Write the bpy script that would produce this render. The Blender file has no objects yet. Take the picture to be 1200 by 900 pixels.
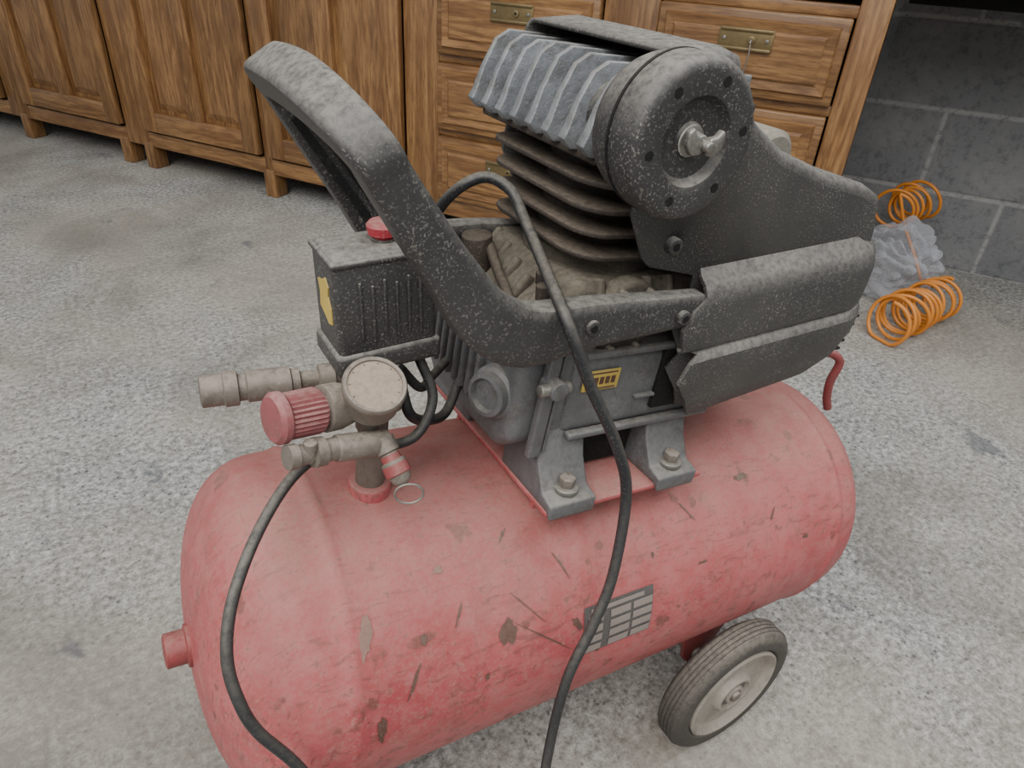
import bpy, bmesh, math, random
from mathutils import Vector, Matrix, noise
random.seed(7)
scene=bpy.context.scene
COL=scene.collection

# ---------------------------------------------------------------- materials
def srgb(r,g,b):
    f=lambda c:(c/255/12.92) if c/255<=.04045 else ((c/255+.055)/1.055)**2.4
    return (f(r),f(g),f(b),1)
class NT:
    def __init__(s,name):
        s.m=bpy.data.materials.new(name); s.m.use_nodes=True; s.t=s.m.node_tree
        s.b=s.t.nodes['Principled BSDF']; s.o=s.t.nodes['Material Output']
        s.tc=s.n('ShaderNodeTexCoord')
    def n(s,k,**kw):
        x=s.t.nodes.new(k)
        for a,v in kw.items(): setattr(x,a,v)
        return x
    def l(s,a,b): s.t.links.new(a,b)
    def mapping(s,scale=(1,1,1),src='Object',rot=(0,0,0)):
        m=s.n('ShaderNodeMapping'); m.inputs['Scale'].default_value=scale; m.inputs['Rotation'].default_value=rot
        s.l(s.tc.outputs[src],m.inputs['Vector']); return m.outputs[0]
    def noise(s,vec,scale,detail=4,rough=.6,dist=0):
        x=s.n('ShaderNodeTexNoise'); x.inputs['Scale'].default_value=scale; x.inputs['Detail'].default_value=detail
        x.inputs['Roughness'].default_value=rough; x.inputs['Distortion'].default_value=dist
        s.l(vec,x.inputs['Vector']); return x.outputs['Fac']
    def voro(s,vec,scale,out='Distance',feat='F1'):
        x=s.n('ShaderNodeTexVoronoi'); x.feature=feat; x.inputs['Scale'].default_value=scale; s.l(vec,x.inputs['Vector']); return x.outputs[out]
    def ramp(s,fac,stops,interp='LINEAR'):
        r=s.n('ShaderNodeValToRGB'); cr=r.color_ramp; cr.interpolation=interp
        while len(cr.elements)>1: cr.elements.remove(cr.elements[-1])
        cr.elements[0].position=stops[0][0]; cr.elements[0].color=stops[0][1]
        for p,c in stops[1:]:
            e=cr.elements.new(p); e.color=c
        s.l(fac,r.inputs[0]); return r.outputs[0]
    def mix(s,fac,a,b,mode='MIX'):
        x=s.n('ShaderNodeMix'); x.data_type='RGBA'; x.blend_type=mode
        for inp,v in ((x.inputs[0],fac),(x.inputs[6],a),(x.inputs[7],b)):
            if isinstance(v,(int,float,tuple)): inp.default_value=v
            else: s.l(v,inp)
        return x.outputs[2]
    def math(s,op,a,b=0.,clamp=False):
        x=s.n('ShaderNodeMath'); x.operation=op; x.use_clamp=clamp
        for inp,v in ((x.inputs[0],a),(x.inputs[1],b)):
            if isinstance(v,(int,float)): inp.default_value=v
            else: s.l(v,inp)
        return x.outputs[0]
    def bump(s,h,strength=.3,dist=.002):
        x=s.n('ShaderNodeBump'); x.inputs['Strength'].default_value=strength; x.inputs['Distance'].default_value=dist
        s.l(h,x.inputs['Height']); s.l(x.outputs[0],s.b.inputs['Normal'])
    def col(s,c): s.l(c,s.b.inputs['Base Color']) if not isinstance(c,tuple) else setattr(s.b.inputs['Base Color'],'default_value',c)
def g(v): return (v,v,v,1)
DUST=srgb(160,152,138)
def dusty(name,base,rough=.5,metal=0.,dust=.6,dustcol=DUST,mott=.35,bump=.25,spec=.4,base2=None,dlo=.1,dhi=.95,speck=.6,film=.0,grime=0.):
    """dust lies on the upward facing parts, mottled by noise, with fine specks elsewhere"""
    k=NT(name); v=k.mapping()
    n1=k.noise(v,28,6,.65); n2=k.noise(v,190,5,.7); n3=k.noise(v,9,3,.5)
    dark=tuple(c*(1-mott) for c in base[:3])+(1,)
    lo=base2 if base2 else dark
    c=k.mix(k.ramp(n1,[(.3,g(0)),(.7,g(1))]),lo,base)
    if grime:
        c=k.mix(k.ramp(k.noise(v,55,6,.75,.5),[(.48,g(0)),(.62,g(grime))]),c,srgb(62,54,46))
    geo=k.n('ShaderNodeNewGeometry'); sp=k.n('ShaderNodeSeparateXYZ'); k.l(geo.outputs['Normal'],sp.inputs[0])
    upm=k.n('ShaderNodeMapRange'); upm.inputs[1].default_value=dlo; upm.inputs[2].default_value=dhi; k.l(sp.outputs[2],upm.inputs[0])
    a=k.math('MULTIPLY',upm.outputs[0],k.ramp(n3,[(.25,g(.55)),(.7,g(1))]))
    a=k.math('MULTIPLY',a,k.ramp(n2,[(.32,g(.35)),(.58,g(1))]))
    s2=k.ramp(k.noise(v,620,2,.7),[(.54,g(0)),(.66,g(speck))])
    s2=k.math('MULTIPLY',s2,k.ramp(n1,[(.34,g(.4)),(.60,g(1))]))
    a=k.math('MAXIMUM',a,s2)
    if film: a=k.math('MAXIMUM',a,k.math('MULTIPLY',k.ramp(n3,[(.2,g(.3)),(.7,g(1))]),film))
    a=k.math('MULTIPLY',a,dust,True)
    k.col(k.mix(a,c,dustcol))
    r=k.math('ADD',k.math('MULTIPLY',a,.4),rough,True); k.l(r,k.b.inputs['Roughness'])
    if metal: k.l(k.math('MULTIPLY',k.math('SUBTRACT',1,a),metal),k.b.inputs['Metallic'])
    k.b.inputs['Specular IOR Level'].default_value=spec
    k.bump(k.math('ADD',n2,k.math('MULTIPLY',a,.5)),bump,.0012)
    return k.m
GD=srgb(152,147,138)
M={}
M['black']=dusty('black_plastic',srgb(34,35,38),.40,dust=.88,mott=.25,dustcol=GD,film=.13,speck=.65,bump=.3,dlo=-.05)
M['blackrough']=dusty('black_shroud_plastic',srgb(38,39,41),.45,dust=.9,mott=.25,bump=.4,dustcol=GD,dlo=-.08,film=.20,speck=.7)
M['rubber']=dusty('rubber',srgb(36,38,41),.45,dust=.5,mott=.2,bump=.1,speck=.35)
M['tyre']=dusty('tyre_rubber',srgb(60,56,54),.8,dust=.6,mott=.35,dlo=-.3,film=.2)
M['rim']=dusty('rim_paint',srgb(166,160,150),.6,dust=.65,mott=.35,dlo=-.4,dustcol=srgb(136,124,108),film=.4,grime=.3)
M['alu']=dusty('cast_aluminium',srgb(108,110,114),.42,metal=.3,dust=.8,mott=.4,film=.18,dustcol=srgb(152,146,134),grime=.45)
M['alulight']=dusty('head_aluminium',srgb(142,147,152),.45,metal=.3,dust=.6,mott=.6,bump=.6,film=.15,grime=.45)
M['alucore']=dusty('head_core_gap_shade',srgb(44,45,47),.6,dust=.4,mott=.4)  # colour darkened to paint shade into the gaps between head fins
M['iron']=dusty('cast_iron_fins',srgb(58,49,43),.65,dust=.8,mott=.5,dustcol=srgb(122,110,96),base2=srgb(36,31,28),bump=.5,film=.1)
M['crank']=dusty('crankcase_dust',srgb(88,81,72),.75,dust=.85,mott=.5,dustcol=srgb(144,135,118),bump=.8,dlo=-.1,base2=srgb(44,39,34),grime=.4)
M['fan']=dusty('fan_housing_grey',srgb(120,116,108),.75,dust=.9,mott=.4,dustcol=srgb(156,149,134),bump=.5,dlo=-.4)
M['brass']=dusty('dull_fittings',srgb(122,114,106),.45,metal=.35,dust=.9,mott=.45,film=.3,dustcol=srgb(168,156,142),grime=.5)
M['steel']=dusty('steel',srgb(146,144,138),.35,metal=.7,dust=.7)
M['gface']=dusty('gauge_face',srgb(142,126,108),.4,dust=.95,mott=.3,dustcol=srgb(172,154,136),dlo=-.2,film=.25,bump=.5)
M['knob']=dusty('regulator_red',srgb(150,60,70),.6,dust=.75,mott=.4,dustcol=srgb(180,152,142),film=.3,grime=.3)
M['red']=dusty('red_paint',srgb(150,50,55),.45,dust=.65,mott=.35,dustcol=srgb(164,134,124),film=.3,grime=.3)
M['button']=dusty('button_red',srgb(178,54,66),.45,dust=.65,mott=.15)
M['yellow']=dusty('yellow_label',srgb(206,176,84),.5,dust=.4,mott=.25)
M['orange']=dusty('orange_hose',srgb(218,136,52),.35,dust=.1,mott=.2)
M['void']=dusty('dark_recess',srgb(14,13,13),.9,dust=.1)  # near-black painted as shade in holes and gaps; bench boards share it
M['label']=dusty('label_foil',srgb(84,80,80),.4,metal=.2,dust=.5,mott=.15,film=.2)
M['labelt']=dusty('label_print',srgb(140,128,122),.5,dust=.4,mott=.2)
M['dirt']=dusty('dirt_patch',srgb(98,66,56),.9,dust=.5,mott=.35)
M['chip']=dusty('paint_chip',srgb(150,112,100),.8,dust=.4,mott=.4)
M['brassplate']=dusty('brass_plate',srgb(134,116,80),.4,metal=.6,dust=.3)
def tank_mat():
    k=NT('tank_red_paint'); v=k.mapping()
    n1=k.noise(v,7,6,.6); n2=k.noise(v,60,6,.7); n3=k.noise(v,320,4,.8)
    c=k.mix(k.ramp(n1,[(.35,g(0)),(.65,g(1))]),srgb(158,64,68),srgb(184,88,91))
    c=k.mix(k.ramp(n2,[(.42,g(0)),(.72,g(.55))]),c,srgb(184,124,120))
    # scuffs and grimy streaks
    v2=k.mapping((5,40,9)); sc=k.noise(v2,6,5,.7,1.5)
    c=k.mix(k.ramp(sc,[(.54,g(0)),(.64,g(.6))]),c,srgb(112,62,57))
    v3=k.mapping((40,9,9)); sc=k.noise(v3,4,5,.75,.8)
    c=k.mix(k.ramp(sc,[(.57,g(0)),(.70,g(.55))]),c,srgb(118,72,64))
    c=k.mix(k.ramp(k.noise(v,16,6,.8,.6),[(.55,g(0)),(.68,g(.45))]),c,srgb(120,80,70))
    sp=k.ramp(k.noise(v,38,3,.5),[(.65,g(0)),(.70,g(.75))])
    c=k.mix(sp,c,srgb(102,62,54))
    sp=k.ramp(k.noise(v,120,3,.6),[(.63,g(0)),(.70,g(.65))])
    c=k.mix(sp,c,srgb(108,70,62))
    geo=k.n('ShaderNodeNewGeometry'); s=k.n('ShaderNodeSeparateXYZ'); k.l(geo.outputs['Normal'],s.inputs[0])
    mr=k.n('ShaderNodeMapRange'); mr.inputs[1].default_value=.15; mr.inputs[2].default_value=.97; k.l(s.outputs[2],mr.inputs[0])
    a=k.math('MULTIPLY',mr.outputs[0],k.ramp(k.noise(v,14,5,.7),[(.3,g(.45)),(.65,g(1))]))
    a=k.math('MULTIPLY',a,k.ramp(n3,[(.3,g(.4)),(.6,g(1))]))
    a=k.math('MULTIPLY',a,.85,True)
    s2=k.ramp(n3,[(.53,g(0)),(.67,g(.65))])
    a=k.math('MAXIMUM',a,s2)
    k.col(k.mix(a,c,srgb(162,130,118)))
    k.l(k.math('ADD',k.math('MULTIPLY',a,.35),.42,True),k.b.inputs['Roughness'])
    k.b.inputs['Specular IOR Level'].default_value=.35
    k.bump(k.math('ADD',n3,k.math('MULTIPLY',n2,.7)),.32,.001)
    return k.m
M['tank']=tank_mat()
def wood(name,vertical,dark=1.):
    k=NT(name); sc=(9,9,.9) if vertical else (.9,9,9)
    v=k.mapping(sc)
    oi=k.n('ShaderNodeObjectInfo')
    ad=k.n('ShaderNodeVectorMath'); ad.operation='ADD'; k.l(v,ad.inputs[0])
    cm=k.n('ShaderNodeCombineXYZ'); r=k.math('MULTIPLY',oi.outputs['Random'],37.); k.l(r,cm.inputs[0]);k.l(r,cm.inputs[1]); k.l(r,cm.inputs[2])
    k.l(cm.outputs[0],ad.inputs[1]); v=ad.outputs[0]
    n=k.noise(v,1.3,4,.55,.9)
    w=k.math('FRACT',k.math('MULTIPLY',n,7.)); w=k.ramp(w,[(0,g(.05)),(.6,g(.95)),(1,g(.05))])
    fine=k.noise(v,16,6,.75)
    d=lambda r,gg,b:tuple(c*dark for c in srgb(r,gg,b)[:3])+(1,)
    c=k.mix(w,d(120,84,50),d(164,124,80))
    c=k.mix(k.ramp(fine,[(.38,g(.65)),(.56,g(0))]),c,d(82,55,34))
    c=k.mix(k.ramp(k.noise(k.mapping(),2.5,4,.6),[(.35,g(.5)),(.6,g(0))]),c,d(104,72,46))
    tint=k.ramp(oi.outputs['Random'],[(0,g(.80)),(1,g(1.08))]); c=k.mix(1.,c,tint,'MULTIPLY')
    k.col(c); k.b.inputs['Roughness'].default_value=.38
    k.bump(fine,.12,.001); return k.m
M['woodv']=wood('oak_vertical',True); M['woodh']=wood('oak_horizontal',False)
M['woodd']=wood('oak_dark',False,.3)
def floor_mat():
    k=NT('concrete_floor'); v=k.mapping()
    big=k.noise(v,1.1,5,.6,.4); mid=k.noise(v,8,5,.6); fi=k.noise(v,95,7,.78); f2=k.noise(v,260,4,.8); f3=k.noise(v,38,5,.7)
    c=k.mix(k.ramp(mid,[(.3,g(0)),(.7,g(1))]),srgb(136,135,131),srgb(168,167,162))
    c=k.mix(k.ramp(fi,[(.50,g(0)),(.60,g(.85))]),c,srgb(200,199,194))
    c=k.mix(k.ramp(fi,[(.40,g(.85)),(.48,g(0))]),c,srgb(96,95,92))
    c=k.mix(k.ramp(f2,[(.36,g(.8)),(.46,g(0))]),c,srgb(76,76,74))
    c=k.mix(k.ramp(f3,[(.60,g(0)),(.72,g(.5))]),c,srgb(188,186,180))
    vo=k.voro(v,120); vc=k.voro(v,120,'Color')
    se=k.n('ShaderNodeSeparateColor'); k.l(vc,se.inputs[0])
    pick=k.ramp(se.outputs[0],[(.84,g(0)),(.86,g(1))]); ds=k.ramp(vo,[(.2,g(1)),(.36,g(0))])
    c=k.mix(k.math('MULTIPLY',k.math('MULTIPLY',pick,ds),.8),c,srgb(66,68,71))
    # worn / trowelled tan zones, grey stains
    c=k.mix(k.ramp(big,[(.42,g(0)),(.58,g(.6))]),c,srgb(158,149,134))
    c=k.mix(k.ramp(k.noise(v,2.3,6,.7,.8),[(.48,g(0)),(.64,g(.5))]),c,srgb(112,107,98))
    c=k.mix(k.ramp(k.noise(v,.7,5,.65,1.),[(.50,g(0)),(.62,g(.35))]),c,srgb(98,95,90))
    st=k.ramp(k.noise(v,5.2,4,.55,.6),[(.66,g(0)),(.70,g(.6))])
    c=k.mix(st,c,srgb(80,84,90))
    k.col(c); k.b.inputs['Roughness'].default_value=.85; k.b.inputs['Specular IOR Level'].default_value=.25
    k.bump(k.math('ADD',fi,k.math('MULTIPLY',mid,.5)),.45,.003); return k.m
def wall_mat():
    k=NT('painted_block_wall')
    sx=k.n('ShaderNodeSeparateXYZ'); k.l(k.tc.outputs['Object'],sx.inputs[0])
    cb=k.n('ShaderNodeCombineXYZ'); k.l(k.math('ADD',sx.outputs[0],.308),cb.inputs[0]); k.l(sx.outputs[2],cb.inputs[1])
    br=k.n('ShaderNodeTexBrick'); k.l(cb.outputs[0],br.inputs['Vector'])
    br.inputs['Scale'].default_value=1; br.inputs['Brick Width'].default_value=.43; br.inputs['Row Height'].default_value=.215
    br.inputs['Mortar Size'].default_value=.010; br.inputs['Mortar Smooth'].default_value=.8
    br.inputs['Color1'].default_value=srgb(124,125,126); br.inputs['Color2'].default_value=srgb(112,113,115); br.inputs['Mortar'].default_value=srgb(154,154,152)
    v=k.mapping(); n=k.noise(v,45,6,.75); n2=k.noise(v,5,5,.65)
    c=k.mix(k.ramp(n,[(.38,g(.6)),(.5,g(0))]),br.outputs['Color'],srgb(84,85,88))
    c=k.mix(k.ramp(n2,[(.45,g(0)),(.7,g(.5))]),c,srgb(152,150,146))
    k.col(c); k.b.inputs['Roughness'].default_value=.9
    k.bump(k.math('ADD',k.math('MULTIPLY',br.outputs['Fac'],-.5),n),.8,.008); return k.m
M['floor']=floor_mat(); M['wall']=wall_mat()

# ---------------------------------------------------------------- mesh helpers
def empty(name,mat=None,parent=None):
    o=bpy.data.objects.new(name,None); o.empty_display_size=.1; COL.objects.link(o)
    if parent: o.parent=parent
    if mat is not None: o.matrix_world=mat
    return o
def obj(name,bm,mat,parent,smooth=True,bevel=0,seg=2,angle=35,sub=0):
    me=bpy.data.meshes.new(name); bmesh.ops.recalc_face_normals(bm,faces=bm.faces[:]); bm.to_mesh(me); bm.free()
    o=bpy.data.objects.new(name,me); COL.objects.link(o)
    me.materials.append(mat)
    if parent: o.parent=parent
    if bevel:
        b=o.modifiers.new('bevel','BEVEL'); b.width=bevel; b.segments=seg; b.limit_method='ANGLE'; b.angle_limit=math.radians(angle)
    if sub:
        s=o.modifiers.new('sub','SUBSURF'); s.levels=sub; s.render_levels=sub
    if smooth:
        for p in me.polygons: p.use_smooth=True
        if not sub and not bevel: me.set_sharp_from_angle(angle=math.radians(38))
    return o
def addbox(bm,c,s,rot=None):
    M4=Matrix.Translation(c)@(rot.to_4x4() if rot else Matrix.Identity(4))@Matrix.Diagonal((s[0],s[1],s[2],1))
    return bmesh.ops.create_cube(bm,size=1,matrix=M4)['verts']
def box(name,c,s,mat,parent,bevel=.002,rot=None,seg=2):
    bm=bmesh.new(); addbox(bm,Vector(c),s,rot); return obj(name,bm,mat,parent,True,bevel,seg)
def addcyl(bm,p1,p2,r1,r2=None,n=32,cap=True):
    p1=Vector(p1);p2=Vector(p2); d=p2-p1; r2=r1 if r2 is None else r2
    q=d.to_track_quat('Z','Y').to_matrix().to_4x4()
    bmesh.ops.create_cone(bm,cap_ends=cap,segments=n,radius1=r1,radius2=r2,depth=d.length,matrix=Matrix.Translation((p1+p2)/2)@q)
def cyl(name,p1,p2,r,mat,parent,r2=None,n=32,bevel=.001):
    bm=bmesh.new(); addcyl(bm,p1,p2,r,r2,n); return obj(name,bm,mat,parent,True,bevel)
def addlathe(bm,prof,p0,axis,n=48,ribs=None):
    p0=Vector(p0); q=Vector(axis).to_track_quat('Z','Y').to_matrix()
    rings=[]
    for (z,r) in prof:
        if r<1e-5: rings.append([bm.verts.new(p0+q@Vector((0,0,z)))]); continue
        ring=[]
        for i in range(n):
            a=2*math.pi*i/n; rr=r
            if ribs and ribs(z): rr=r*(1-ribs(z)*(i%2))
            ring.append(bm.verts.new(p0+q@Vector((rr*math.cos(a),rr*math.sin(a),z))))
        rings.append(ring)
    for A,B in zip(rings,rings[1:]):
        for i in range(n):
            j=(i+1)%n
            if len(A)==1 and len(B)==1: continue
            if len(A)==1: bm.faces.new((A[0],B[i],B[j]))
            elif len(B)==1: bm.faces.new((A[i],B[0],A[j]))
            else: bm.faces.new((A[i],B[i],B[j],A[j]))
def lathe(name,prof,p0,axis,mat,parent,n=48,ribs=None,bevel=0):
    bm=bmesh.new(); addlathe(bm,prof,p0,axis,n,ribs); return obj(name,bm,mat,parent,True,bevel)
def addprism(bm,pts,lo,hi,axis='y'):
    def v(a,b,t):
        return {'y':(a,t,b),'x':(t,a,b),'z':(a,b,t)}[axis]
    A=[bm.verts.new(v(a,b,lo)) for a,b in pts]; B=[bm.verts.new(v(a,b,hi)) for a,b in pts]
    bm.faces.new(A); bm.faces.new(B[::-1]); n=len(pts)
    for i in range(n):
        j=(i+1)%n; bm.faces.new((A[i],A[j],B[j],B[i]))
def prism(name,pts,lo,hi,mat,parent,axis='y',bevel=.002,seg=2):
    bm=bmesh.new(); addprism(bm,pts,lo,hi,axis); return obj(name,bm,mat,parent,True,bevel,seg)
def catmull(P,sub=8):
    P=[Vector(p) for p in P]; out=[]
    Q=[P[0]*2-P[1]]+P+[P[-1]*2-P[-2]]
    for i in range(1,len(Q)-2):
        a,b,c,d=Q[i-1:i+3]
        for k in range(sub):
            t=k/sub
            out.append(.5*((2*b)+(c-a)*t+(2*a-5*b+4*c-d)*t*t+(-a+3*b-3*c+d)*t**3))
    out.append(P[-1]); return out
def tube(name,P,r,mat,parent,sub=10,res=6):
    c=bpy.data.curves.new(name,'CURVE'); c.dimensions='3D'; c.bevel_depth=r; c.bevel_resolution=res; c.use_fill_caps=True
    pts=catmull(P,sub) if sub else [Vector(p) for p in P]
    s=c.splines.new('POLY'); s.points.add(len(pts)-1)
    for i,p in enumerate(pts): s.points[i].co=(p.x,p.y,p.z,1)
    s.use_smooth=True
    c.materials.append(mat); o=bpy.data.objects.new(name,c); COL.objects.link(o); o.parent=parent; return o
def sweep(name,ctrl,mat,parent,sub=8,n=20,power=4.):
    P=catmull([c[0] for c in ctrl],sub); N=catmull([c[1] for c in ctrl],sub); W=catmull([(c[2],c[3],0) for c in ctrl],sub)
    bm=bmesh.new(); rings=[]
    for i,p in enumerate(P):
        T=(P[min(i+1,len(P)-1)]-P[max(i-1,0)]).normalized(); Nn=(N[i]-T*N[i].dot(T)).normalized(); B=T.cross(Nn)
        ring=[]
        for k in range(n):
            a=2*math.pi*(k+.5)/n; ca,sa=math.cos(a),math.sin(a)
            rr=(abs(ca)**power+abs(sa)**power)**(-1/power)
            ring.append(bm.verts.new(p+Nn*(ca*rr*W[i].x/2)+B*(sa*rr*W[i].y/2)))
        rings.append(ring)
    for A,Bq in zip(rings,rings[1:]):
        for k in range(n):
            j=(k+1)%n; bm.faces.new((A[k],A[j],Bq[j],Bq[k]))
    bm.faces.new(rings[0]); bm.faces.new(rings[-1][::-1])
    return obj(name,bm,mat,parent,True)

# ---------------------------------------------------------------- camera
TILT=math.radians(7.58)
BASE=Matrix.Translation((0,0,.26))@Matrix.Rotation(TILT,4,'Y')
C=Vector((-.361,-.4137,.4829))
Xc=Vector((0.84792,-0.50323,0.16674));Yc=Vector((0.12562,0.49628,0.85902));Zc=Vector((-0.51503,-0.70744,0.48402))
ML=Matrix(((Xc.x,Yc.x,Zc.x,C.x),(Xc.y,Yc.y,Zc.y,C.y),(Xc.z,Yc.z,Zc.z,C.z),(0,0,0,1)))
cd=bpy.data.cameras.new('camera'); cam=bpy.data.objects.new('camera',cd); COL.objects.link(cam)
cam.matrix_world=BASE@ML; cd.sensor_width=36; cd.lens=36*820/1200; cd.clip_start=.02
scene.camera=cam

# ---------------------------------------------------------------- room
ANG=math.radians(-56.5)
ROOM=Matrix.Translation((.211,1.892,0))@Matrix.Rotation(ANG,4,'Z')
bm=bmesh.new(); addbox(bm,Vector((0,0,-.05)),(14,14,.1)); fl=obj('floor',bm,M['floor'],None,False)
bm=bmesh.new(); addbox(bm,Vector((0,.63+.1,1.4)),(12,.2,2.8)); wb=obj('wall_back',bm,M['wall'],None,False); wb.matrix_world=ROOM

# ---------------------------------------------------------------- cabinet
cab=empty('wooden_cabinet',ROOM)
def cbox(name,x0,x1,y0,y1,z0,z1,mat,bevel=.003):
    c=((x0+x1)/2,(y0+y1)/2,(z0+z1)/2)
    bm=bmesh.new(); addbox(bm,Vector((0,0,0)),(x1-x0,y1-y0,z1-z0)); o=obj(name,bm,mat,cab,True,bevel,2); o.location=c; return o
SL,SR=-2.45,1.635
ZT=.86
cbox('countertop',SL-.02,SR+.02,-.03,.61,ZT,ZT+.035,M['woodh'])
cbox('base_rail',SL,SR,0,.03,.075,.125,M['woodh'])
cbox('bottom_board',SL,SR,.03,.6,.085,.105,M['woodd'])
cbox('back_board',SL,SR,.59,.605,.08,ZT,M['woodd'])
cbox('side_right',SR-.022,SR,.02,.6,.0,ZT,M['woodv'])
cbox('side_left',SL,SL+.022,.02,.6,.0,ZT,M['woodv'])
cbox('top_rail',SL,SR,.0,.03,.815,ZT,M['woodh'])
posts=[(-1.18-.11,-1.18),(-.655,-.55),(-.03+.0,-.0),(.51,.616),(1.051,1.178),(1.576,1.635),(-1.84,-1.81),(SL,SL+.08)]
for i,(a,b) in enumerate(posts):
    cbox('stile_%d'%(i+1),a,b,-.002,.028,.075,.82,M['woodv'])
for i,s in enumerate((-2.42,-1.82,-1.22,-.68,-.56,-.02,.56,1.11,1.6)):
    cbox('leg_%d'%(i+1),s-.022,s+.022,-.004,.05,0,.09,M['woodv'])
    if i>5: cbox('leg_back_%d'%(i+1),s-.022,s+.022,.54,.59,0,.09,M['woodv'])
cbox('carcass_back_panel',SL+.03,.5,.04,.05,.1,.82,M['woodd'])
def door(i,x0,x1):
    z0,z1=.135,.805; w=.062; y0,y1=-.02,.004
    g_=.004; x0+=g_; x1-=g_
    cbox('door_%d_stile_l'%i,x0,x0+w,y0,y1,z0,z1,M['woodv']); cbox('door_%d_stile_r'%i,x1-w,x1,y0,y1,z0,z1,M['woodv'])
    xm=(x0+x1)/2
    cbox('door_%d_stile_m'%i,xm-.028,xm+.028,y0+.001,y1,z0+.06,z1-.06,M['woodv'])
    cbox('door_%d_rail_b'%i,x0+w,x1-w,y0+.0005,y1,z0,z0+.065,M['woodh']); cbox('door_%d_rail_t'%i,x0+w,x1-w,y0+.0005,y1,z1-.065,z1,M['woodh'])
    for j,(a,b) in enumerate(((x0+w,xm-.028),(xm+.028,x1-w))):
        cbox('door_%d_panel_%d'%(i,j),a-.004,b+.004,-.002,.004,z0+.06,z1-.06,M['woodv'],.001)
        bm=bmesh.new(); c=Vector(((a+b)/2,0,(z0+z1)/2)); hw=(b-a)/2-.012; hh=(z1-z0)/2-.077
        A=[bm.verts.new((sx*hw,-.002,sz*hh)) for sx,sz in ((-1,-1),(1,-1),(1,1),(-1,1))]
        B=[bm.verts.new((sx*(hw-.022),-.0105,sz*(hh-.022))) for sx,sz in ((-1,-1),(1,-1),(1,1),(-1,1))]
        bm.faces.new(B)
        for q in range(4): bm.faces.new((A[q],A[(q+1)%4],B[(q+1)%4],B[q]))
        o=obj('door_%d_field_%d'%(i,j),bm,M['woodv'],cab,False); o.location=c
door(1,-1.175,-.66); door(2,-.545,-.032); door(3,.002,.508); door(4,-1.81,-1.295); door(5,-2.37,-1.84)
rows=[(.128,.298),(.318,.482),(.503,.668)]
def drawer(i,x0,x1,z0,z1):
    x0+=.004;x1-=.004
    cbox('drawer_%d_front'%i,x0,x1,-.018,.012,z0,z1,M['woodh'],.004)
    bm=bmesh.new(); hw=(x1-x0)/2; hh=(z1-z0)/2
    lv=[(hw-.016,hh-.016,-.018),(hw-.02,hh-.02,-.026),(hw-.036,hh-.036,-.024),(hw-.042,hh-.042,-.029)]
    prev=None
    for a,b,y in lv:
        R=[bm.verts.new((sx*a,y,sz*b)) for sx,sz in ((-1,-1),(1,-1),(1,1),(-1,1))]
        if prev:
            for q in range(4): bm.faces.new((prev[q],prev[(q+1)%4],R[(q+1)%4],R[q]))
        prev=R
    bm.faces.new(prev); o=obj('drawer_%d_panel'%i,bm,M['woodh'],cab,False); o.location=((x0+x1)/2,0,(z0+z1)/2)
    xm=(x0+x1)/2; zm=(z0+z1)/2+.028
    cbox('drawer_%d_plate'%i,xm-.056,xm+.056,-.032,-.029,zm-.021,zm+.021,M['brassplate'],.001)
    for zz in (zm-.018,zm+.018): cbox('drawer_%d_pull_%d'%(i,int(zz*1000)),xm-.054,xm+.054,-.037,-.03,zz-.003,zz+.003,M['brassplate'],.0015)
    cyl('drawer_%d_lock'%i,(xm+.012,-.031,zm),(xm+.012,-.036,zm),.008,M['brassplate'],cab)
    cyl('drawer_%d_keyhole'%i,(xm+.012,-.0355,zm),(xm+.012,-.0364,zm),.003,M['void'],cab,n=12,bevel=0)
    for q in (-.044,.044): cyl('drawer_%d_screw%d'%(i,q>0),(xm+q,-.031,zm),(xm+q,-.0345,zm),.004,M['steel'],cab,n=12)
    return xm,zm
k=0
for (x0,x1) in ((.616,1.051),(1.178,1.576)):
    for r,(z0,z1) in enumerate(rows):
        k+=1; xm,zm=drawer(k,x0,x1,z0,z1)
    for r,(a,b) in enumerate(((.298,.318),(.482,.503),(.668,.69))):
        cbox('drawer_rail_%d_%d'%(k,r),x0,x1,0,.028,a,b,M['woodh'],.002)
cyl('drawer_key',(xm+.012,-.034,zm),(xm+.014,-.055,zm-.003),.0025,M['steel'],cab,n=10)
tube('key_string',[(xm+.014,-.052,zm),(xm+.016,-.055,zm-.03),(xm+.008,-.05,zm-.085)],.0016,M['brass'],cab,6,3)
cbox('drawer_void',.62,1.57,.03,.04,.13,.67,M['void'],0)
cbox('shelf_inner',.62,1.61,.03,.59,.668,.68,M['woodd'],0)
ws=empty('wall_workbench',ROOM)
def wbx(name,x0,x1,y0,y1,z0,z1,mat):
    return box(name,((x0+x1)/2,(y0+y1)/2,(z0+z1)/2),(x1-x0,y1-y0,z1-z0),mat,ws,.003)
wbx('bench_top',1.66,3.3,.1,.63,.74,.79,M['void']); wbx('bench_apron',1.66,3.3,.24,.26,.69,.74,M['void'])
wbx('bench_leg',3.2,3.27,.24,.31,0,.74,M['woodd'])

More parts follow.
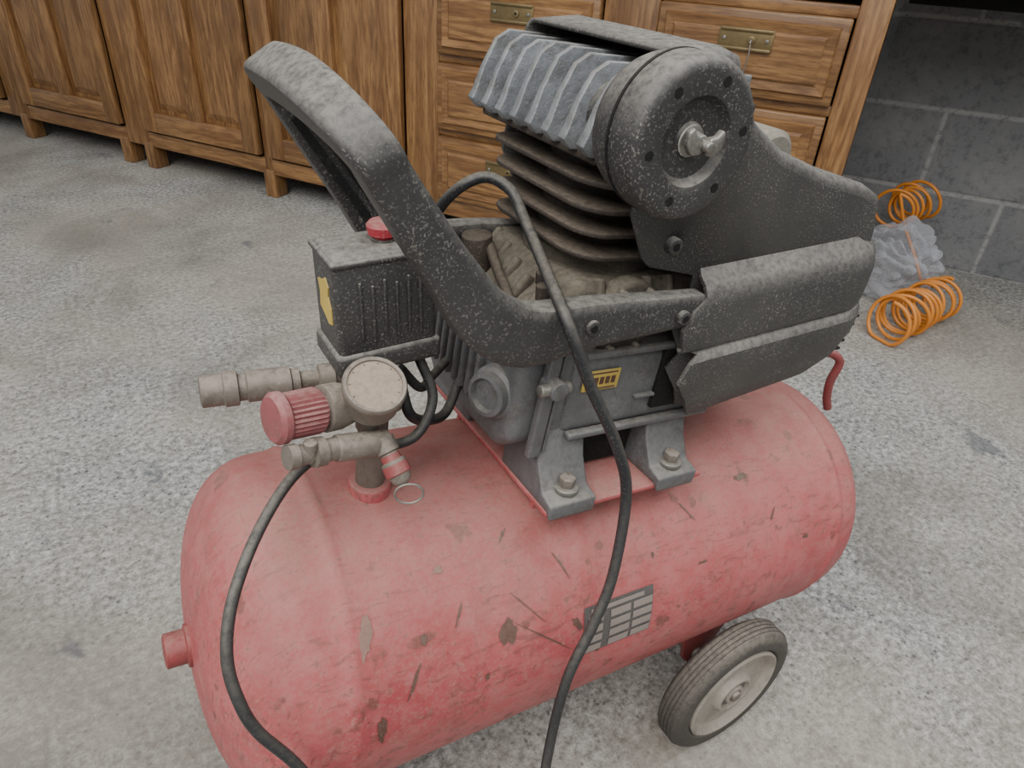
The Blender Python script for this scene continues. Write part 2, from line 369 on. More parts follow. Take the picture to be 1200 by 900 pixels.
# ---------------------------------------------------------------- hose + bag
def helix(c,axis,r,turns,length,wob=0,n=28,jit=.006,seed=0):
    ax=Vector(axis).normalized(); u=(Vector((0,0,1))-ax*ax.z).normalized(); v=ax.cross(u); pts=[]
    N=int(turns*n)
    for i in range(N+1):
        t=i/N; a=2*math.pi*turns*t; tt=t*turns
        rr=r*(1+wob*noise.noise(Vector((tt*.7,seed,0)))*2)
        off=ax*(length*(t-.5)+jit*2*noise.noise(Vector((tt*1.9,5,seed))))+u*jit*noise.noise(Vector((tt*.8,9,seed)))+v*jit*3*noise.noise(Vector((tt*.6,2,seed)))
        tilt=.35*noise.noise(Vector((tt*.5,7,seed)))
        p=Vector(c)+off+u*math.cos(a)*rr+v*math.sin(a)*rr+ax*math.cos(a+1)*rr*tilt
        p.z=max(p.z,.0045); pts.append(p)
    return pts
hose=empty('coiled_air_hose',Matrix.Identity(4))
h1=helix((1.365,.39,.057),(1,.10,0),.050,11,.27,.14,seed=1)
tube('coil_lower',h1,.0044,M['orange'],hose,0,4)
h2=helix((1.62,.64,.205),(1,.1,.1),.047,5.5,.14,.22,jit=.012,seed=4)
tube('coil_upper',h2,.0044,M['orange'],hose,0,4)
tube('coil_link',[h1[-1],(1.53,.47,.05),(1.56,.54,.10),(1.56,.60,.17),h2[0]],.0044,M['orange'],hose,8,4)
kb=NT('clear_plastic'); kb.b.inputs['Base Color'].default_value=srgb(196,198,204); kb.b.inputs['Roughness'].default_value=.2
tr=kb.n('ShaderNodeBsdfTransparent'); mx=kb.n('ShaderNodeMixShader')
lw=kb.n('ShaderNodeLayerWeight'); lw.inputs[0].default_value=.55
kb.l(kb.math('ADD',kb.math('MULTIPLY',lw.outputs['Facing'],.6),.18,True),mx.inputs[0])
kb.l(tr.outputs[0],mx.inputs[1]); kb.l(kb.b.outputs[0],mx.inputs[2]); kb.l(mx.outputs[0],kb.o.inputs[0])
bm=bmesh.new(); bmesh.ops.create_icosphere(bm,subdivisions=6,radius=1)
for v in bm.verts:
    p=v.co.copy(); d=noise.noise(p*1.8)*.3+abs(noise.noise(p*3.0+Vector((3,1,2))))*.36+abs(noise.noise(p*6))*.10
    q=p*(1+d-.16); v.co=Vector((q.x*.10,q.y*.12,max(q.z*.11,-.078)))
bag=obj('plastic_bag',bm,kb.m,None,True); bag.location=(1.50,.57,.08)

# ---------------------------------------------------------------- COMPRESSOR
AC=empty('air_compressor',BASE)
R=.14
XL,XR=-.319,.391
def ring_prof():
    pr=[]; D=.074; N=14
    for i in range(N+1):
        t=i/N*math.pi/2; e=2/2.5
        pr.append((XL+D*(1-abs(math.cos(t))**e if i<N else 1),R*abs(math.sin(t))**e if i>0 else 0))
    for x,h in ((-.241,0),(-.236,.0012),(-.232,.0024),(-.228,.0012),(-.223,0)): pr.append((x,R+h))
    for i in range(1,18): pr.append((-.222+i*.03,R))
    for x,h in ((.300,0),(.304,.0012),(.307,.0022),(.310,.0012),(.314,0)): pr.append((x,R+h))
    for i in range(N,-1,-1):
        t=i/N*math.pi/2; e=2/2.5
        pr.append((XR-D*(1-abs(math.cos(t))**e if i<N else 1),R*abs(math.sin(t))**e if i>0 else 0))
    return pr
lathe('tank',ring_prof(),(0,0,0),(1,0,0),M['tank'],AC,n=96)
def S(x,th,r=R): 
    t=math.radians(th); return Vector((x,-r*math.cos(t),r*math.sin(t)))
def patch(name,x,th,w,h,mat,irr=.35,r=R+.0007,skew=0,seed=0,rect=False,n=28):
    bm=bmesh.new(); rd=random.Random(seed)
    if rect:
        nx,ny=10,8; G=[[bm.verts.new(S(x+w*(i/nx-.5)+skew*(j/ny-.5),th+math.degrees(h/R)*(j/ny-.5),r)) for i in range(nx+1)] for j in range(ny+1)]
        for j in range(ny):
            for i in range(nx): bm.faces.new((G[j][i],G[j][i+1],G[j+1][i+1],G[j+1][i]))
    else:
        c=bm.verts.new(S(x,th,r)); ph=rd.random()*9
        prev=None
        for f in (.5,1.):
            ring=[]
            for i in range(n):
                a=2*math.pi*i/n; q=f*(1+irr*noise.noise(Vector((math.cos(a)*1.6+ph,math.sin(a)*1.6,seed)))*2+irr*.7*noise.noise(Vector((math.cos(a)*5+ph,math.sin(a)*5,seed))))
                lx=math.cos(a)*w/2*q; lz=math.sin(a)*h/2*q
                ring.append(bm.verts.new(S(x+lx+skew*lz,th+math.degrees(lz/R),r)))
            for i in range(n):
                j=(i+1)%n
                if prev is None: bm.faces.new((c,ring[i],ring[j]))
                else: bm.faces.new((prev[i],ring[i],ring[j],prev[j]))
            prev=ring
    return obj(name,bm,mat,AC,True)
LT=14.2
patch('rating_plate',.0,LT,.076,.046,M['label'],rect=True)
patch('rating_plate_header',-.002,LT+7.4,.058,.004,M['labelt'],rect=True,r=R+.0012)
for i in range(4):
    for j in range(3):
        patch('rating_plate_cell_%d%d'%(i,j),-.026+j*.025+ (.002 if j else 0),LT+4.2-i*3.9,.022 if j else .016,.0068,M['labelt'],rect=True,r=R+.0012)
for (x,th,w,h,m,sk,sd) in ((-.111,25,.014,.022,'dirt',0,3),(-.222,37,.010,.026,'chip',.2,5),(-.056,41,.002,.022,'dirt',-.5,6),(-.09,30,.0015,.03,'dirt',-.9,9),(-.215,8,.005,.022,'dirt',0,11),(.17,52,.018,.006,'dirt',0,12),(-.045,19,.006,.012,'dirt',-.6,13),(-.036,12,.007,.012,'dirt',.2,21),(-.19,20,.003,.024,'dirt',.4,14),(.25,20,.008,.005,'dirt',0,15),(-.16,50,.008,.006,'chip',0,31),(-.13,12,.004,.006,'dirt',0,32),(.10,25,.01,.003,'dirt',0,33),(-.18,32,.004,.007,'dirt',0,34),(.04,34,.004,.004,'dirt',0,36),(-.02,5,.006,.004,'dirt',0,37),(-.075,18,.002,.035,'dirt',-1.3,41),(-.15,36,.002,.014,'dirt',.5,42),(-.1,55,.003,.01,'dirt',.8,43),(.09,45,.002,.016,'dirt',-.7,44),(.2,34,.003,.012,'dirt',.6,45)):
    patch('dirt_mark_%d'%sd,x,th,w,h,M[m],seed=sd,skew=sk)
lathe('drain_plug',[(0,0),(0,.017),(.005,.017),(.006,.0135),(.02,.0135),(.021,.0105),(.0205,0)],(XL+.003,0,0),(-1,0,0),M['red'],AC,n=24)
# wheels
def wheel(idx,yf,sgn):
    c=Vector((.205,yf,-.148)); ax=(0,sgn,0); w=.034
    tyre=[(-w,.06),(-w,.074),(-w+.002,.080),(-w+.006,.0855)]
    for q in range(4):
        z=-w+.008+q*.0048; tyre+=[(z,.087),(z+.003,.087),(z+.0035,.0855),(z+.0044,.0855)]
    tyre+=[(-.006,.0855),(-.002,.082),(0,.076),(-.0005,.066),(-.004,.0625),(-w,.06)]
    lathe('wheel_%d_tyre'%idx,tyre,c,ax,M['tyre'],AC,n=64)
    rim=[(-w+.003,.0),(-w+.003,.061),(-.004,.0625),(.000,.0625),(.001,.060),(-.002,.056),(-.007,.052),(-.008,.046),(-.008,.034),(-.006,.028),(-.001,.025),(.001,.0235),(.001,.021),(-.004,.019),(-.004,.013),(.001,.012),(.001,.008),(-.004,.007),(-.004,0)]
    lathe('wheel_%d_rim'%idx,rim,c,ax,M['rim'],AC,n=64)
    lathe('wheel_%d_hub'%idx,[(-.0045,0),(-.0035,.013),(-.0035,.0185),(-.0042,.0188)],c,ax,M['alu'],AC,n=32)
    cyl('wheel_%d_axle_end'%idx,c+Vector((0,-sgn*.006,0)),c+Vector((0,sgn*.004,0)),.0065,M['brass'],AC,n=20)
wheel(1,-.16,-1); wheel(2,.16,1)
cyl('axle',(.205,-.15,-.148),(.205,.15,-.148),.0075,M['steel'],AC)
for i,y in enumerate((-.095,.095)):
    prism('wheel_bracket_%d'%(i+1),[(.165,-.09),(.25,-.09),(.225,-.150),(.213,-.164),(.198,-.164),(.184,-.150)],y-.003,y+.003,M['red'],AC)
    box('wheel_bracket_flange_%d'%(i+1),(.208,y+(.012 if y<0 else -.012),-.106),(.09,.028,.004),M['red'],AC)
for i,y in enumerate((-.07,.07)):
    prism('foot_bracket_%d'%(i+1),[(-.25,-.10),(-.15,-.10),(-.17,-.245),(-.225,-.255)],y-.003,y+.003,M['red'],AC)
box('foot_plate',(-.198,0,-.2495),(.058,.16,.005),M['red'],AC,rot=Matrix.Rotation(-TILT,3,'Y'))
UP=BASE.to_3x3().transposed()@Vector((0,0,1))
fz=lambda x:( -.26+.1319*x)/.9913
for i,y in enumerate((-.055,.055)):
    b=Vector((-.2,y,fz(-.2))); cyl('rubber_foot_%d'%(i+1),b,b+UP*.036,.02,M['rubber'],AC,r2=.017,bevel=.002)
# saddle + motor feet
prism('saddle_plate',[(-.078,-.100),(.088,-.100),(.088,.100),(-.078,.100)],.141,.146,M['tank'],AC,axis='z',bevel=.0015)
for i,y in enumerate((-.066,.066)):
    box('saddle_web_%d'%(i+1),(.003,y,.131),(.14,.006,.022),M['tank'],AC)
for i,x in enumerate((-.056,.054)):
    for j,y in enumerate((-1,1)):
        prism('motor_foot_%d%d'%(i,j),[(y*.104,.140),(y*.104,.154),(y*.09,.157),(y*.078,.176),(y*.068,.205),(y*.03,.205),(y*.03,.146),(y*.098,.146)],x-.022,x+.022,M['alu'],AC,axis='x',bevel=.002)
        cyl('foot_washer_%d%d'%(i,j),(x,y*.090,.156),(x,y*.090,.1605),.0105,M['steel'],AC,n=24)
        cyl('foot_bolt_%d%d'%(i,j),(x,y*.090,.160),(x,y*.090,.168),.0068,M['brass'],AC,n=6,bevel=.0006)
box('motor_cavity_shade',(0,0,.168),(.06,.12,.035),M['void'],AC,.002)  # dark block painted as the shade in the cavity under the motor
# motor casting
bm=bmesh.new()
addprism(bm,[(-.07,.195),(-.052,.180),(.055,.180),(.075,.2),(.078,.262),(.062,.282),(-.055,.282),(-.07,.262)],-.105,-.052,'x')
obj('motor_end_bell',bm,M['alu'],AC,True,.009,4)
prism('motor_body',[(-.073,.2),(-.058,.186),(.058,.186),(.076,.2),(.077,.255),(.064,.27),(-.06,.27),(-.073,.256)],-.06,.10,M['alu'],AC,axis='x',bevel=.006,seg=3)
cyl('motor_stator',(.09,0,.27),(.21,0,.27),.062,M['alu'],AC,n=40,bevel=.004)
box('motor_ledge_low',(.02,-.075,.196),(.15,.008,.006),M['alu'],AC,.002)
box('motor_ledge_top',(.02,-.075,.266),(.15,.008,.005),M['alu'],AC,.002)
box('motor_ledge_mid',(.05,-.0745,.222),(.09,.005,.003),M['alu'],AC,.001)
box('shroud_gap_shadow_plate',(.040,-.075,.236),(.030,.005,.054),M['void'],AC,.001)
for i in range(9):
    box('end_rib_%d'%i,(-.108,.070-i*.0115,.238),(.008,.0045,.066),M['alu'],AC,.0015)
lathe('bearing_cap',[(0,0),(0,.021),(.006,.020),(.008,.017),(.014,.0165),(.015,.013),(.010,.012),(.010,0)],(-.104,-.044,.226),(-1,-.35,.05),M['alu'],AC,n=40)
prism('strap',[(-.090,.184),(-.079,.184),(-.077,.278),(-.087,.278)],-.079,-.072,M['alu'],AC,bevel=.0015)
prism('strap_edge',[(-.0765,.186),(-.0735,.186),(-.0715,.278),(-.0745,.278)],-.077,-.072,M['alu'],AC,bevel=.001)
cyl('strap_boss',(-.082,-.072,.247),(-.082,-.089,.247),.0075,M['alu'],AC,n=20)
cyl('strap_screw',(-.096,-.083,.247),(-.070,-.083,.247),.0045,M['steel'],AC,n=16)
box('maker_label',(-.034,-.0748,.243),(.034,.0015,.017),M['yellow'],AC,.0004)
for i in range(5): box('maker_label_print_%d'%i,(-.045+i*.0055,-.0759,.243),(.0035,.0006,.006),M['dirt'],AC,0)
for i in range(2): box('maker_label_line_%d'%i,(-.034,-.0759,.2495-i*.013),(.028,.0006,.001),M['dirt'],AC,0)
# crank case
bm=bmesh.new(); addprism(bm,[(-.098,.262),(-.098,.282),(-.08,.298),(-.062,.316),(.058,.316),(.072,.298),(.072,.262)],-.062,.068,'y')
obj('crankcase',bm,M['crank'],AC,True,.01,4)
for i in range(5):
    box('crank_rib_%d'%i,(-.09+i*.006,-.045+i*.025,.290+.003*i),(.012,.008,.03),M['crank'],AC,.003,rot=Matrix.Rotation(.6,3,'Y'))
for i in range(4):
    box('crank_front_rib_%d'%i,(-.045+i*.022,-.058,.300),(.006,.022,.034),M['crank'],AC,.002,rot=Matrix.Rotation(-.35,3,'X'))
cyl('crank_neck',(-.01,.005,.30),(-.01,.005,.326),.052,M['crank'],AC,n=40,bevel=.004)
cyl('crank_cover',(-.02,-.055,.290),(-.02,-.072,.290),.030,M['crank'],AC,n=32,bevel=.004)
for i in range(6):
    a=i*math.pi/3; cyl('crank_bolt_%d'%i,(-.02+.025*math.cos(a),-.07,.290+.025*math.sin(a)),(-.02+.025*math.cos(a),-.0765,.290+.025*math.sin(a)),.0035,M['brass'],AC,n=6)
for i,(x,y) in enumerate(((-.082,-.05),(-.068,-.028),(-.086,.045),(-.05,-.054))):
    cyl('case_bolt_%d'%i,(x,y,.285),(x-.004,y,.312),.0055,M['iron'],AC,n=8)
tube('case_pipe',[(-.10,-.045,.272),(-.098,-.03,.292),(-.092,.0,.302),(-.085,.03,.312)],.004,M['iron'],AC)
cyl('oil_filler',(-.088,.035,.285),(-.094,.035,.318),.012,M['iron'],AC,n=20)
# cylinder with fins
cyl('cylinder_barrel',(-.008,.005,.31),(-.008,.005,.412),.044,M['iron'],AC,n=40)
for i,z in enumerate((.333,.350,.367,.384)):
    sx_=.112+.004*i; sy_=.136+.004*i
    bm=bmesh.new(); c=.026; hx,hy=sx_/2,sy_/2
    pts=[]
    for (sx,sy,a0) in ((1,1,0),(-1,1,90),(-1,-1,180),(1,-1,270)):
        for q in range(6):
            a=math.radians(a0+q*18); pts.append((-.012+sx*(hx-c)+c*math.cos(a),.007+sy*(hy-c)+c*math.sin(a)))
    pts=[(x+random.uniform(-.0008,.0008),y+random.uniform(-.0008,.0008)) for x,y in pts]
    addprism(bm,pts,z-.002,z+.002,'z'); obj('cylinder_fin_%d'%(i+1),bm,M['iron'],AC,True,.0012)
# head
box('head_gasket_plate',(-.014,.005,.402),(.132,.146,.008),M['iron'],AC,.002)
box('head_core',(-.006,.005,.425),(.118,.14,.040),M['alucore'],AC,.004)
nf=8
for i in range(nf):
    y=-.066+i*(.142/(nf-1)); j=random.uniform(-.002,.002)
    bm=bmesh.new()
    prof=[(-.086,.403),(-.093,.409),(-.090,.416),(-.086,.432),(-.078,.450+j),(-.068,.457+j),(.035,.461),(.038,.405)]
    tt=[.0040,.0042,.0036,.0028,.0022,.0020,.0020,.0020]
    A=[bm.verts.new((x,y-t,z)) for t,(x,z) in zip(tt,prof)]
    B=[bm.verts.new((x,y+t,z)) for t,(x,z) in zip(tt,prof)]
    bm.faces.new(A); bm.faces.new(B[::-1])
    for q in range(len(prof)):
        r=(q+1)%len(prof); bm.faces.new((A[q],A[r],B[r],B[q]))
    obj('head_fin_%d'%(i+1),bm,M['alulight'],AC,True,.0010)
# air filter
FC=Vector((-.063,-.084,.428))
fp=[(0,0),(0,.034),(.003,.039),(.008,.041),(.022,.0415),(.0225,.043),(.025,.0445),(.040,.0445),(.044,.043),(.046,.040),(.0465,.037),(.0462,.027),(.0455,.0245),(.042,.023),(.040,.021),(.039,.010),(.041,.008),(.041,0)]
lathe('air_filter',fp,FC,(0,-1,0),M['black'],AC,n=72)
lathe('filter_ring_groove',[(.0225,.0435),(.0225,.0448),(.0245,.0448),(.0245,.0435)],FC,(0,-1,0),M['void'],AC,n=72)
for i in range(6):
    a=i*math.pi/3+.25; p=FC+Vector((.0335*math.cos(a),-.0458,.0335*math.sin(a)))
    cyl('filter_hole_%d'%i,p,p+Vector((0,-.0009,0)),.0028,M['void'],AC,n=14,bevel=0)
wp=FC+Vector((0,-.040,0))
cyl('wing_nut_washer',wp,wp+Vector((0,-.002,0)),.009,M['steel'],AC,n=24)
cyl('wing_nut_stud',wp,wp+Vector((0,-.017,0)),.003,M['steel'],AC,n=12)
cyl('wing_nut_hub',wp,wp+Vector((0,-.010,0)),.0062,M['steel'],AC,n=16,r2=.005)
for s in (-1,1):
    prism('wing_%d'%(1+(s>0)),[(FC.x+s*a,FC.z+b) for a,b in ((.002,-.005),(.008,-.006),(.013,-.001),(.014,.006),(.011,.009),(.008,.005),(.003,.004))],wp.y-.013,wp.y-.008,M['steel'],AC,bevel=.0012)
cyl('filter_neck',(-.055,-.04,.425),(-.063,-.088,.428),.022,M['black'],AC)
# ---- shroud
def shell():
    bm=bmesh.new()
    y0,y1=-.084,.086
    top=[(-.048,.468),(-.01,.475),(.006,.472),(.018,.455),(.04,.434),(.077,.417),(.13,.405),(.19,.396),(.214,.388),(.228,.36),(.240,.30),(.240,.256)]
    bot=[(.215,.240),(.14,.225),(.046,.212),(.040,.228),(.022,.250),(.032,.262),(.012,.290),(.024,.300),(.020,.328),(-.026,.336),(-.034,.342),(-.053,.372),(-.05,.42)]
    poly=top+bot
    F=[bm.verts.new((x,y0,z)) for x,z in poly]; B=[bm.verts.new((x,y1,z)) for x,z in poly]
    bm.faces.new(F); bm.faces.new(B[::-1])
    for i in range(len(top)): 
        bm.faces.new((F[i],F[i+1],B[i+1],B[i]))
    o=obj('shroud',bm,M['blackrough'],AC,True,0)
    b=o.modifiers.new('bevel','BEVEL'); b.width=.010; b.segments=4; b.limit_method='ANGLE'; b.angle_limit=math.radians(60)
    s=o.modifiers.new('solid','SOLIDIFY'); s.thickness=.003; s.offset=-1
    return o
shell()
cyl('shroud_screw',(-.012,-.083,.352),(-.012,-.090,.352),.006,M['black'],AC,n=20)
cyl('shroud_screw_slot',(-.012,-.0895,.352),(-.012,-.0905,.352),.003,M['void'],AC,n=6,bevel=0)
def skirt(idx,s):
    prof=[(.083,.352),(.0865,.346),(.093,.341),(.0975,.333),(.099,.322),(.0995,.304),(.099,.290),(.0985,.284),(.095,.2825),(.095,.2805),(.0985,.278),(.102,.272),(.102,.252),(.1,.245),(.0995,.232),(.096,.212)]
    left=[.024,.024,.024,.024,.014,.008,.012,.016,.014,.026,.032,.024,.018,.024,.034,.046]
    right=[.232,.234,.236,.237,.241,.242,.242,.242,.242,.242,.243,.243,.242,.241,.235,.205]
    bm=bmesh.new(); G=[]; n=14
    for k,(y,z) in enumerate(prof):
        row=[]; z=.212+(z-.212)*.86
        for i in range(n+1):
            t=i/n; x=left[k]*(1-t)+right[k]*t
            e=max(0,(t-.82)/.18); yy=y-e*e*.016
            row.append(bm.verts.new((x,s*yy,z+.024*t)))
        G.append(row)
    for a,b in zip(G,G[1:]):
        for i in range(n): bm.faces.new((a[i],a[i+1],b[i+1],b[i]))
    o=obj('shroud_skirt_%d'%idx,bm,M['blackrough'],AC,True)
    m=o.modifiers.new('solid','SOLIDIFY'); m.thickness=.0035; m.offset=0
    m=o.modifiers.new('bevel','BEVEL'); m.width=.001; m.segments=2; m.limit_method='ANGLE'
skirt(1,-1); skirt(2,1)
for i in range(5):
    box('shroud_vent_%d'%i,(.226-i*.002,-.0935,.283-i*.008),(.020,.004,.0026),M['void'],AC,.0008)
lathe('fan_housing',[(0,0),(0,.020),(.004,.025),(.05,.025),(.056,.020),(.056,0)],(.165,-.005,.394),(0,1,0),M['fan'],AC,n=40)
# ---- handle
y0,y1=-.090,.066
Nn=Vector((.777,0,.63)); Z=Vector((0,0,1))
half=[((.024,.306),Z,.024,.016),((-.02,.304),Z,.028,.018),((-.075,.302),Z,.033,.020),((-.124,.298),Vector((.15,0,1)),.040,.024),((-.156,.313),Vector((.62,0,.78)),.038,.025),((-.183,.343),Nn,.030,.023),((-.206,.371),Nn,.027,.022),((-.224,.394),Nn,.025,.022),((-.232,.405),Nn,.025,.022)]
ctrl=[(Vector((p[0],y0,p[1])),n,w,t) for p,n,w,t in half]
ctrl+=[(Vector((-.241,y0+.012,.415)),Nn,.025,.022),(Vector((-.246,y0+.038,.421)),Nn,.026,.023),(Vector((-.246,-.01,.422)),Nn,.027,.024),(Vector((-.246,y1-.03,.420)),Nn,.026,.023),(Vector((-.241,y1-.008,.414)),Nn,.025,.022)]
ctrl+=[(Vector((p[0],y1,p[1])),n,w,t) for p,n,w,t in half[::-1]]
sweep('handle',ctrl,M['black'],AC,sub=6,n=32,power=6)
for i,off in enumerate((-.0055,.0055)):
    P0=Vector((-.224,y1-.0115,.394)); P1=Vector((-.170,y1-.0120,.328)); O_=Nn.normalized()*off; t_=Nn.normalized()*.0028
    bm=bmesh.new(); q=[P0+O_-t_,P1+O_-t_,P1+O_+t_,P0+O_+t_]
    A=[bm.verts.new(p) for p in q]; B=[bm.verts.new(p+Vector((0,-.0015,0))) for p in q]
    bm.faces.new(A); bm.faces.new(B[::-1])
    for a in range(4): bm.faces.new((A[a],A[(a+1)%4],B[(a+1)%4],B[a]))
    obj('handle_slot_shade_%d'%i,bm,M['void'],AC,False)  # dark raised strips painting the shade of the arm's inner slot
for i,x in enumerate((-.078,.004)):
    cyl('handle_bolt_%d'%i,(x,-.097,.303),(x,-.1025,.303),.0055,M['black'],AC,n=16); cyl('handle_bolt_hex_%d'%i,(x,-.1020,.303),(x,-.1032,.303),.003,M['void'],AC,n=6,bevel=0)
# ---- pressure switch
RY=Matrix.Rotation(-TILT,3,'Y')
sc=Vector((-.192,-.012,.298))
def swp(p): return sc+RY@Vector(p)
box('pressure_switch_cover',sc,(.068,.044,.068),M['black'],AC,.004,rot=RY,seg=3)
box('pressure_switch_base',swp((0,0,-.039)),(.073,.048,.016),M['black'],AC,.003,rot=RY)
box('pressure_switch_lid_lip',swp((0,0,.0305)),(.0705,.0465,.004),M['black'],AC,.0015,rot=RY)
for i in range(6):
    box('switch_groove_%d'%i,swp((-.018+i*.008,-.0225,-.002-(i%2)*.003)),(.0020,.002,.040),M['black'],AC,.0008,rot=RY)
patchpts=[(-.011,-.014),(-.004,-.016),(.003,-.012),(.011,-.009),(.009,.002),(.011,.010),(.003,.012),(-.004,.016),(-.009,.011),(-.007,.004),(-.011,-.003)]
bm=bmesh.new(); addprism(bm,patchpts,-.0005,.0008,'x'); st=obj('switch_sticker',bm,M['yellow'],AC,False); st.location=swp((-.0343,-.002,.002)); st.rotation_euler=(0,-TILT,0)
lathe('switch_button',[(0,0),(0,.006),(.006,.006),(.006,.010),(.0115,.0108),(.0135,.009),(.014,0)],swp((.008,.002,.032)),RY@Vector((0,0,1)),M['button'],AC,n=32)
lathe('switch_button_collar',[(0,0),(0,.009),(.003,.0085),(.003,0)],swp((.008,.002,.032)),RY@Vector((0,0,1)),M['black'],AC,n=24)
cyl('switch_neck',(-.19,-.012,.252),(-.19,-.016,.222),.016,M['black'],AC,n=24)
cyl('manifold_post',(-.19,-.02,.225),(-.188,-.02,.135),.011,M['brass'],AC,n=24)
box('manifold_block',(-.192,-.022,.228),(.034,.032,.026),M['brass'],AC,.004)
cyl('tank_boss',(-.188,-.02,.130),(-.188,-.02,.146),.016,M['tank'],AC,n=32,bevel=.002)
cp0=Vector((-.205,-.012,.236)); cpd=(Vector((-.302,0.0,.229))-cp0)
lathe('quick_coupler',[(0,0),(0,.0075),(.012,.0075),(.012,.0095),(.022,.0095),(.023,.006),(.034,.006),(.035,.0085),(.040,.0085),(.041,.0105),(.068,.0105),(.069,.009),(.073,.009),(.074,.0118),(.082,.0118),(.083,.0105),(.096,.0105),(.097,.008),(.094,.0055),(.094,0)],cp0,cpd,M['brass'],AC,n=40,ribs=lambda z:.07 if .041<z<.068 else 0)
r0=Vector((-.205,-.04,.232)); rd_=Vector((-.262,-.052,.236))-r0
cyl('regulator_arm',(-.195,-.025,.230),(-.232,-.046,.234),.0105,M['brass'],AC,n=28)
lathe('regulator_body',[(0,0),(0,.012),(.012,.013),(.022,.0155),(.032,.0155),(.033,.012),(.036,.012)],r0,rd_,M['brass'],AC,n=40)
lathe('regulator_knob',[(.034,0),(.034,.013),(.037,.0152),(.058,.0148),(.060,.0165),(.064,.0165),(.0665,.014),(.067,0)],r0,rd_,M['knob'],AC,n=56,ribs=lambda z:.1 if .036<z<.059 else 0)
gn=Vector((-.12,-.50,.86)).normalized(); gc=Vector((-.208,-.060,.254))
lathe('gauge_body',[(-.022,0),(-.022,.012),(-.018,.0185),(-.003,.0195),(.000,.0205),(.003,.0205),(.0045,.0195),(.004,.0175),(.0025,.0172)],gc,gn,M['brass'],AC,n=48)
lathe('gauge_face',[(.0028,0),(.0025,.0175)],gc,gn,M['gface'],AC,n=48)
gu=gn.orthogonal().normalized(); gv=gn.cross(gu)
for i in range(9):
    a=math.radians(-135+i*33+20); d=gu*math.cos(a)+gv*math.sin(a); p=gc+gn*.0027
    cyl('gauge_tick_%d'%i,p+d*.0150,p+d*.0162,.0003,M['dirt'],AC,n=6,bevel=0)
cyl('gauge_stem',gc-gn*.018,(-.204,-.045,.214),.0085,M['brass'],AC,n=20)
cyl('valve_body',(-.232,-.062,.213),(-.196,-.060,.209),.009,M['brass'],AC,n=24)
lathe('tap_outlet',[(0,0),(0,.0075),(.012,.0075),(.013,.0095),(.020,.0095),(.021,.0065),(.030,.0065),(.031,.008),(.037,.008),(.038,0)],(-.228,-.062,.213),(-.034,-.006,.004),M['brass'],AC,n=28)
cyl('tap_screw',(-.250,-.068,.212),(-.250,-.068,.226),.0045,M['brass'],AC,n=12)
cyl('valve_post',(-.205,-.052,.214),(-.196,-.034,.188),.0065,M['brass'],AC,n=20)
cyl('valve_elbow',(-.199,-.040,.196),(-.189,-.021,.178),.009,M['red'],AC,n=20,bevel=.002)
sv0=Vector((-.2,-.06,.213)); svd=Vector((-.192,-.080,.192))-sv0
lathe('safety_valve',[(0,0),(0,.008),(.010,.008),(.011,.0062),(.016,.0062),(.017,.0085),(.022,.0085),(.029,.006),(.030,0)],sv0,svd,M['brass'],AC,n=28)
lathe('safety_valve_cap',[(.012,.0066),(.018,.0068),(.019,.0088),(.026,.0088),(.027,.007)],sv0,svd,M['red'],AC,n=28)
lathe('safety_valve_tip',[(.026,.0078),(.031,.0065),(.034,.003),(.035,0)],sv0,svd,M['brass'],AC,n=28)
rc=sv0+svd.normalized()*.041
tube('safety_ring',[rc+Vector((math.cos(a)*.009,-math.cos(a)*.003,math.sin(a)*.008)) for a in [i*math.pi/10 for i in range(21)]],.0008,M['steel'],AC,2,3)
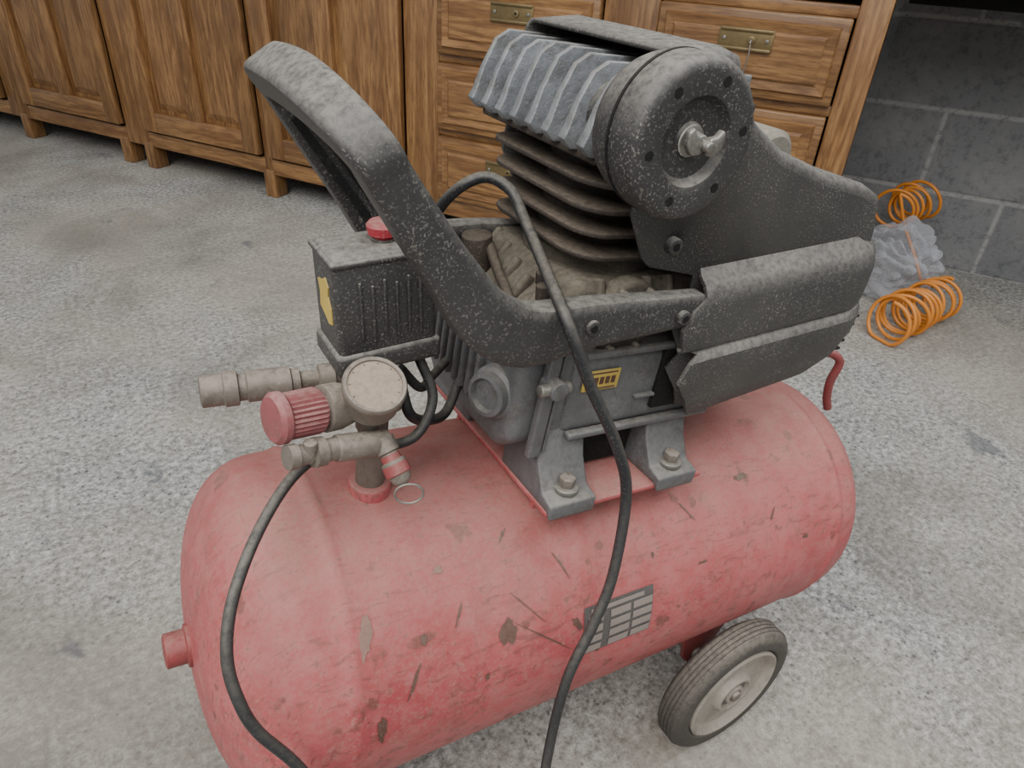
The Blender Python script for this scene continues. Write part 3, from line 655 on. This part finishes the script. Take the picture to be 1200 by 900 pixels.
# ---- cables
CB=M['rubber']
tube('power_cable',[(-.11,.060,.275),(-.128,.052,.31),(-.126,.038,.338),(-.117,.025,.358),(-.102,.018,.366),(-.090,.004,.361),(-.088,-.014,.348),(-.092,-.045,.334),(-.103,-.080,.327),(-.107,-.100,.320),(-.104,-.113,.306),(-.087,-.123,.272),(-.062,-.134,.230),(-.046,-.142,.188),(-.050,-.156,.125),(-.062,-.163,.085),(-.080,-.170,.037),(-.086,-.180,-.04),(-.10,-.21,-.13),(-.13,-.25,-.225),(-.19,-.30,-.281),(-.28,-.34,-.294)],.0041,CB,AC,10)
tube('motor_cable',[(-.105,.01,.205),(-.122,-.005,.186),(-.145,-.02,.192),(-.165,-.028,.206),(-.172,-.02,.232)],.0040,CB,AC)
tube('motor_cable_loop',[(-.105,.03,.215),(-.13,.01,.212),(-.15,-.01,.216),(-.168,-.01,.235)],.0036,CB,AC)
tube('supply_cable',[(-.160,-.02,.250),(-.152,-.035,.222),(-.168,-.045,.198),(-.196,-.038,.190),(-.218,-.040,.200),(-.240,-.047,.197),(-.258,-.054,.188),(-.277,-.070,.176),(-.295,-.092,.163),(-.307,-.108,.143),(-.312,-.122,.120),(-.309,-.134,.098),(-.300,-.142,.073),(-.277,-.152,.035),(-.25,-.165,-.03),(-.23,-.19,-.13),(-.22,-.23,-.225),(-.24,-.29,-.288),(-.28,-.34,-.294)],.0037,CB,AC,10)
tube('end_hook',[(.33,.02,.132),(.355,.02,.165),(.375,.0,.180),(.393,-.012,.172),(.392,-.012,.145),(.400,-.012,.122),(.412,-.012,.104)],.005,M['red'],AC,8)

# ---------------------------------------------------------------- light
w=bpy.data.worlds.new('world'); scene.world=w; w.use_nodes=True
bg=w.node_tree.nodes['Background']; bg.inputs[0].default_value=(.94,.97,1,1); bg.inputs[1].default_value=.55
def area(name,loc,target,size,power,col=(1,1,1)):
    l=bpy.data.lights.new(name,'AREA'); l.shape='RECTANGLE'; l.size=size[0]; l.size_y=size[1]; l.energy=power; l.color=col
    o=bpy.data.objects.new(name,l); COL.objects.link(o); o.location=loc
    o.rotation_euler=(Vector(target)-Vector(loc)).to_track_quat('-Z','Y').to_euler(); return o
area('area_key_1',(-1.5,-1.0,2.7),(.1,.3,0),(2.4,2.0),112,(1,.99,.97))  # added soft area key from the upper left, source unseen
area('area_key_2',(1.3,-.6,2.8),(.6,.5,0),(2,2),48,(.96,.98,1))  # second added soft area light, upper right, source unseen
